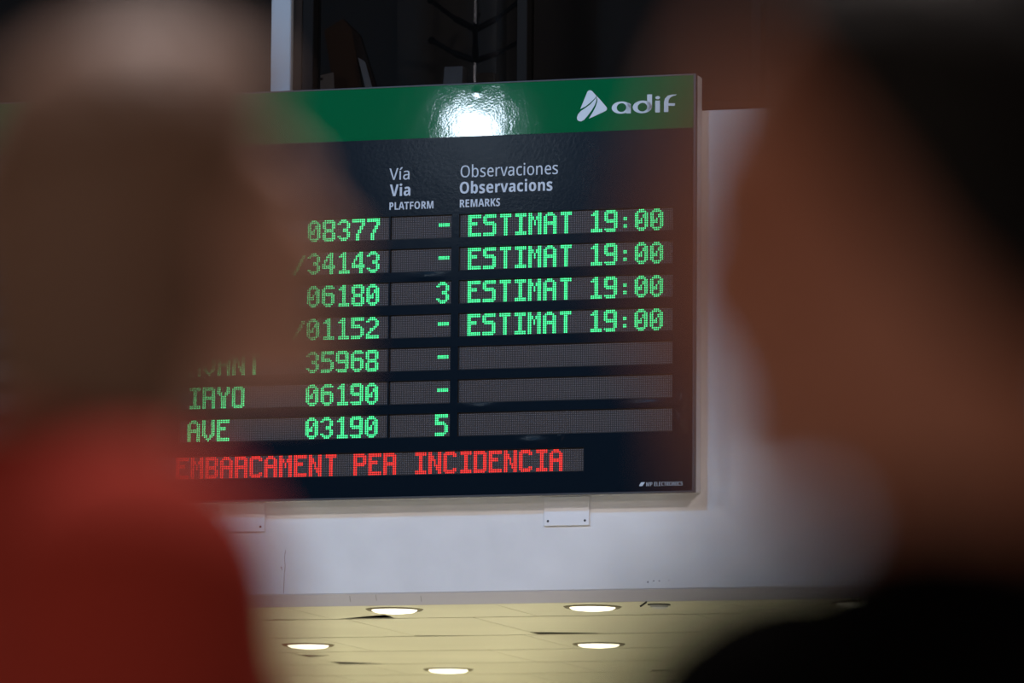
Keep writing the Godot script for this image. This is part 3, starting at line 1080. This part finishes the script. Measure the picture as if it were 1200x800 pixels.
func head_field(p: Vector3) -> float:
	var q := Vector3(absf(p.x), p.y, p.z)
	var d := ell(q, Vector3(0, 0.035, -0.014), Vector3(0.075, 0.086, 0.096))
	d = smin(d, ell(q, Vector3(0, -0.03, 0.034), Vector3(0.06, 0.084, 0.058)), 0.03)
	d = smin(d, seg(q, Vector3(0.047, -0.055, 0.0), Vector3(0.014, -0.1, 0.066), 0.024, 0.018), 0.03)
	d = smin(d, ell(q, Vector3(0, -0.102, 0.074), Vector3(0.02, 0.016, 0.017)), 0.02)
	d = smin(d, seg(q, Vector3(0.012, 0.024, 0.086), Vector3(0.045, 0.026, 0.068), 0.009, 0.008), 0.02)
	d = smin(d, ell(q, Vector3(0.04, -0.024, 0.062), Vector3(0.024, 0.024, 0.024)), 0.03)
	d = smax(d, -ell(q, Vector3(0.032, 0.004, 0.096), Vector3(0.018, 0.011, 0.017)), 0.014)
	d = smin(d, ell(q, Vector3(0.032, 0.004, 0.072), Vector3(0.0145, 0.0125, 0.0125)), 0.004)
	d = smin(d, seg(q, Vector3(0, 0.016, 0.088), Vector3(0, -0.027, 0.108), 0.007, 0.0115), 0.014)
	d = smin(d, ell(q, Vector3(0.012, -0.032, 0.098), Vector3(0.008, 0.007, 0.011)), 0.007)
	d = smin(d, seg(q, Vector3(0, -0.058, 0.0925), Vector3(0.022, -0.062, 0.08), 0.006, 0.003), 0.006)
	d = smin(d, seg(q, Vector3(0, -0.07, 0.0905), Vector3(0.019, -0.067, 0.08), 0.0065, 0.003), 0.006)
	var ear := ell(q - Vector3(0.003, 0, 0), Vector3(0.078, -0.006, -0.014), Vector3(0.009, 0.032, 0.019))
	ear = smax(ear, -ell(q, Vector3(0.09, -0.004, -0.012), Vector3(0.006, 0.02, 0.011)), 0.006)
	d = smin(d, ear, 0.008)
	d = smin(d, seg(p, neck_root, Vector3(0, -0.05, -0.022), 0.06, 0.054), 0.035)
	d = smin(d, seg(p, neck_root + Vector3(0, 0, -0.015), Vector3(0, -0.05, -0.05), 0.058, 0.05), 0.03)
	return d

func sampled(fn: Callable, lo: Vector3, hi: Vector3, cell: float, out: Dictionary, x: Transform3D) -> void:
	var n := Vector3i(((hi - lo) / cell).ceil()) + Vector3i.ONE
	var f := PackedFloat32Array()
	f.resize(n.x * n.y * n.z)
	var i := 0
	for z in n.z:
		for y in n.y:
			for xx in n.x:
				f[i] = fn.call(lo + Vector3(xx, y, z) * cell)
				i += 1
	nets(f, lo, n, cell, out, x)

func hair_short(p: Vector3, full: float, drop: float, back: float) -> float:
	var wob := 0.0035 * noise.get_noise_3d(p.x * 60.0, p.y * 16.0, p.z * 60.0) + 0.004 * noise.get_noise_3d(p.x * 18.0, p.y * 10.0, p.z * 18.0)
	var d := ell(p, Vector3(0, 0.038, -0.018), Vector3(0.082, 0.094, 0.104) + Vector3.ONE * full) + wob
	d = smin(d, ell(p, Vector3(0, -0.035 - drop * 0.5, -0.05 - drop * 0.25), Vector3(0.079 + drop * 0.1, 0.07 + drop * 0.8, 0.062 + drop * 0.25) + Vector3.ONE * full * 0.5) + wob, 0.03)
	d = smax(d, (p - Vector3(0, 0.085, 0.066 - back)).dot(Vector3(0, -0.55, 0.83).normalized()), 0.012)            # hairline over the forehead
	d = smax(d, minf(p.z - 0.028, 0.05 - p.y) if p.y < 0.05 else -1.0, 0.01)                                # temples
	d = smax(d, -ell(Vector3(absf(p.x), p.y, p.z), Vector3(0.085, -0.012, 0.004), Vector3(0.03, 0.036, 0.026)), 0.008)   # clear of the ears
	d = smax(d, -0.085 - drop - p.y, 0.012)
	return d

func person(label: String, at: Vector3, turn: float, height: float, cfg: Dictionary) -> void:
	var k := height / 1.75
	var t := thing("person", label, "person", at, turn)
	var torso := [
		[Vector3(-0.075, 1.27, 0.01), Vector3(0.075, 1.27, 0.01), 0.112, 0.112, 0.05],
		[Vector3(-0.05, 1.08, 0.015), Vector3(0.05, 1.08, 0.015), 0.112, 0.112, 0.09],
		[Vector3(-0.075, 0.94, 0.0), Vector3(0.075, 0.94, 0.0), 0.108, 0.108, 0.09],
		[Vector3(-0.14, 1.375, -0.012), Vector3(0.14, 1.375, -0.012), 0.066, 0.066, 0.07],
		[Vector3(0, 1.44, -0.035), Vector3(-0.13, 1.40, -0.02), 0.056, 0.052, 0.05],
		[Vector3(0, 1.44, -0.035), Vector3(0.13, 1.40, -0.02), 0.056, 0.052, 0.05]]
	var sleeves := []
	var arms := []
	var legs := []
	var feet := []
	for s in [-1.0, 1.0]:
		var sh := Vector3(s * 0.175, 1.375, -0.012)
		var el := Vector3(s * 0.235, 1.10, -0.035)
		var wr := Vector3(s * 0.235, 0.86, 0.045)
		sleeves.append([sh, sh.lerp(el, 0.62), 0.062, 0.056, 0.05])
		arms.append([sh, el, 0.05, 0.042, 0.03])
		arms.append([el, wr, 0.042, 0.028, 0.03])
		var kn := Vector3(s * 0.1, 0.49, 0.02)
		var an := Vector3(s * 0.105, 0.09, -0.02)
		legs.append([Vector3(s * 0.085, 0.9, 0.0), kn, 0.09, 0.06, 0.05])
		legs.append([kn, an, 0.06, 0.042, 0.05])
		feet.append([an + Vector3(0, -0.03, -0.015), Vector3(s * 0.115, 0.038, 0.06), 0.045, 0.042, 0.03])
		feet.append([Vector3(s * 0.115, 0.038, 0.06), Vector3(s * 0.125, 0.032, 0.14), 0.04, 0.032, 0.03])
	var neck := [[Vector3(0, 1.38, -0.03), Vector3(0, 1.56, 0.0), 0.06, 0.054, 0.03]]
	var S := Transform3D(Basis().scaled(Vector3.ONE * k), Vector3.ZERO)
	# skin: one mesh holding body, hands and head
	var out := fresh()
	var lo := Vector3(-0.36, -0.02, -0.24)
	var n := Vector3i(52, 116, 34)
	nets(bone_field(torso + neck + arms + legs + feet, lo, n, 0.014, -0.004), lo, n, 0.014, out, S)
	for s in [-1.0, 1.0]:
		var hb := []
		var w := Vector3(s * 0.235, 0.86, 0.045)
		hb.append([w, w + Vector3(0, -0.035, 0.01), 0.024, 0.024, 0.015])
		hb.append([w + Vector3(0, -0.05, -0.012), w + Vector3(0, -0.085, -0.016), 0.016, 0.015, 0.015])
		hb.append([w + Vector3(0, -0.05, 0.03), w + Vector3(0, -0.085, 0.036), 0.016, 0.015, 0.015])
		for f in 4:
			var z := -0.03 + 0.022 * f
			var ln: float = [0.058, 0.072, 0.078, 0.07][f]
			var r0 := w + Vector3(0, -0.085, z)
			var r1 := r0 + Vector3(-s * 0.006, -ln * 0.45, 0.004)
			var r2 := r1 + Vector3(-s * 0.02, -ln * 0.32, 0.004)
			var r3 := r2 + Vector3(-s * 0.022, -ln * 0.15, 0.002)
			hb.append([r0, r1, 0.0095, 0.009, 0.004])
			hb.append([r1, r2, 0.009, 0.008, 0.004])
			hb.append([r2, r3, 0.008, 0.007, 0.004])
		var t0 := w + Vector3(-s * 0.004, -0.03, 0.03)
		var t1 := t0 + Vector3(-s * 0.012, -0.03, 0.03)
		hb.append([t0, t1, 0.013, 0.011, 0.008])
		hb.append([t1, t1 + Vector3(-s * 0.012, -0.034, 0.006), 0.011, 0.009, 0.006])
		var hl := w + Vector3(-0.075, -0.2, -0.06)
		var hn := Vector3i(32, 52, 36)
		nets(bone_field(hb, hl, hn, 0.0045, 0.0), hl, hn, 0.0045, out, S)
	var hx := Transform3D(Basis.from_euler(Vector3(cfg.nod, cfg.look, cfg.tilt)).scaled(Vector3.ONE * cfg.head), S * Vector3(0, 1.625 + cfg.lift, 0.02 + cfg.fwd))
	neck_root = hx.affine_inverse() * (S * Vector3(0, 1.43, -0.03))
	sampled(head_field, Vector3(-0.125, -0.27, -0.16), Vector3(0.125, 0.135, 0.135), 0.0055, out, hx)
	mesh_node("body", commit(out), cfg.skin, t)
	# eyes
	for s in [-1.0, 1.0]:
		var st := begin()
		st.set_smooth_group(0)
		var e := hx * Transform3D(Basis(Vector3.RIGHT, PI / 2), Vector3(s * 0.032, 0.004, 0.0745))
		lathe(st, [[0.0, 0.0122], [0.005, 0.0111], [0.009, 0.0082], [0.0115, 0.004], [0.0122, 0.0]], 14, e)
		var eye := put("eye", st, M.eye_white, t)
		st = begin()
		lathe(st, [[0.0, 0.0128], [0.0035, 0.0122], [0.0052, 0.0112]], 14, e)
		put("iris", st, M.iris, eye)
	# hair
	out = fresh()
	var hair := func(p: Vector3) -> float: return hair_short(p, cfg.full, cfg.drop, cfg.back)
	sampled(hair, Vector3(-0.13, -0.19, -0.19), Vector3(0.13, 0.175, 0.135), 0.0055, out, hx)
	mesh_node("hair", commit(out), cfg.hair, t)
	# clothes
	out = fresh()
	var f := bone_field(torso + sleeves, lo, n, 0.014, 0.014)
	var i := 0
	for z in n.z:
		for y in n.y:
			for x in n.x:
				var p := lo + Vector3(x, y, z) * 0.014
				f[i] = maxf(f[i], 0.84 - p.y)
				f[i] = maxf(f[i], -seg(p, Vector3(0, 1.48, -0.02), Vector3(0, 1.7, 0.04), 0.066, 0.09))
				i += 1
	nets(f, lo, n, 0.014, out, S)
	mesh_node("shirt", commit(out), cfg.shirt, t)
	out = fresh()
	f = bone_field([torso[2]] + legs, lo, n, 0.014, 0.012)
	i = 0
	for z in n.z:
		for y in n.y:
			for x in n.x:
				var yy := lo.y + y * 0.014
				f[i] = maxf(f[i], maxf(yy - 1.0, 0.07 - yy))
				i += 1
	nets(f, lo, n, 0.014, out, S)
	mesh_node("trousers", commit(out), cfg.trousers, t)
	for s in 2:
		out = fresh()
		f = bone_field([feet[s * 2], feet[s * 2 + 1]], lo, n, 0.014, 0.008)
		i = 0
		for z in n.z:
			for y in n.y:
				for x in n.x:
					f[i] = maxf(f[i], -(lo.y + y * 0.014 - 0.001))
					i += 1
		nets(f, lo, n, 0.014, out, S)
		mesh_node("shoe", commit(out), M.shoe, t)

func people() -> void:
	person("person in a red shirt with light brown hair, face turned towards the board", Vector3(-1.367, 0, 23.847), deg_to_rad(130), 1.834,
		{"look": deg_to_rad(2), "nod": deg_to_rad(-17), "tilt": 0.0, "skin": M.skin_light, "hair": M.hair_brown, "shirt": M.red_cloth, "trousers": M.blue_denim, "fwd": 0.05, "lift": -0.004, "head": 1.02, "back": 0.0, "full": 0.027, "drop": 0.075})
	person("person in a black shirt with short black hair, seen in profile", Vector3(-0.498, 0, 25.145), deg_to_rad(-105), 1.605,
		{"look": deg_to_rad(-10), "nod": deg_to_rad(6), "tilt": 0.0, "skin": M.skin_tan, "hair": M.hair_black, "shirt": M.black_cloth, "trousers": M.grey_trousers, "fwd": 0.012, "lift": 0.008, "head": 0.94, "back": 0.062, "full": 0.003, "drop": 0.035})
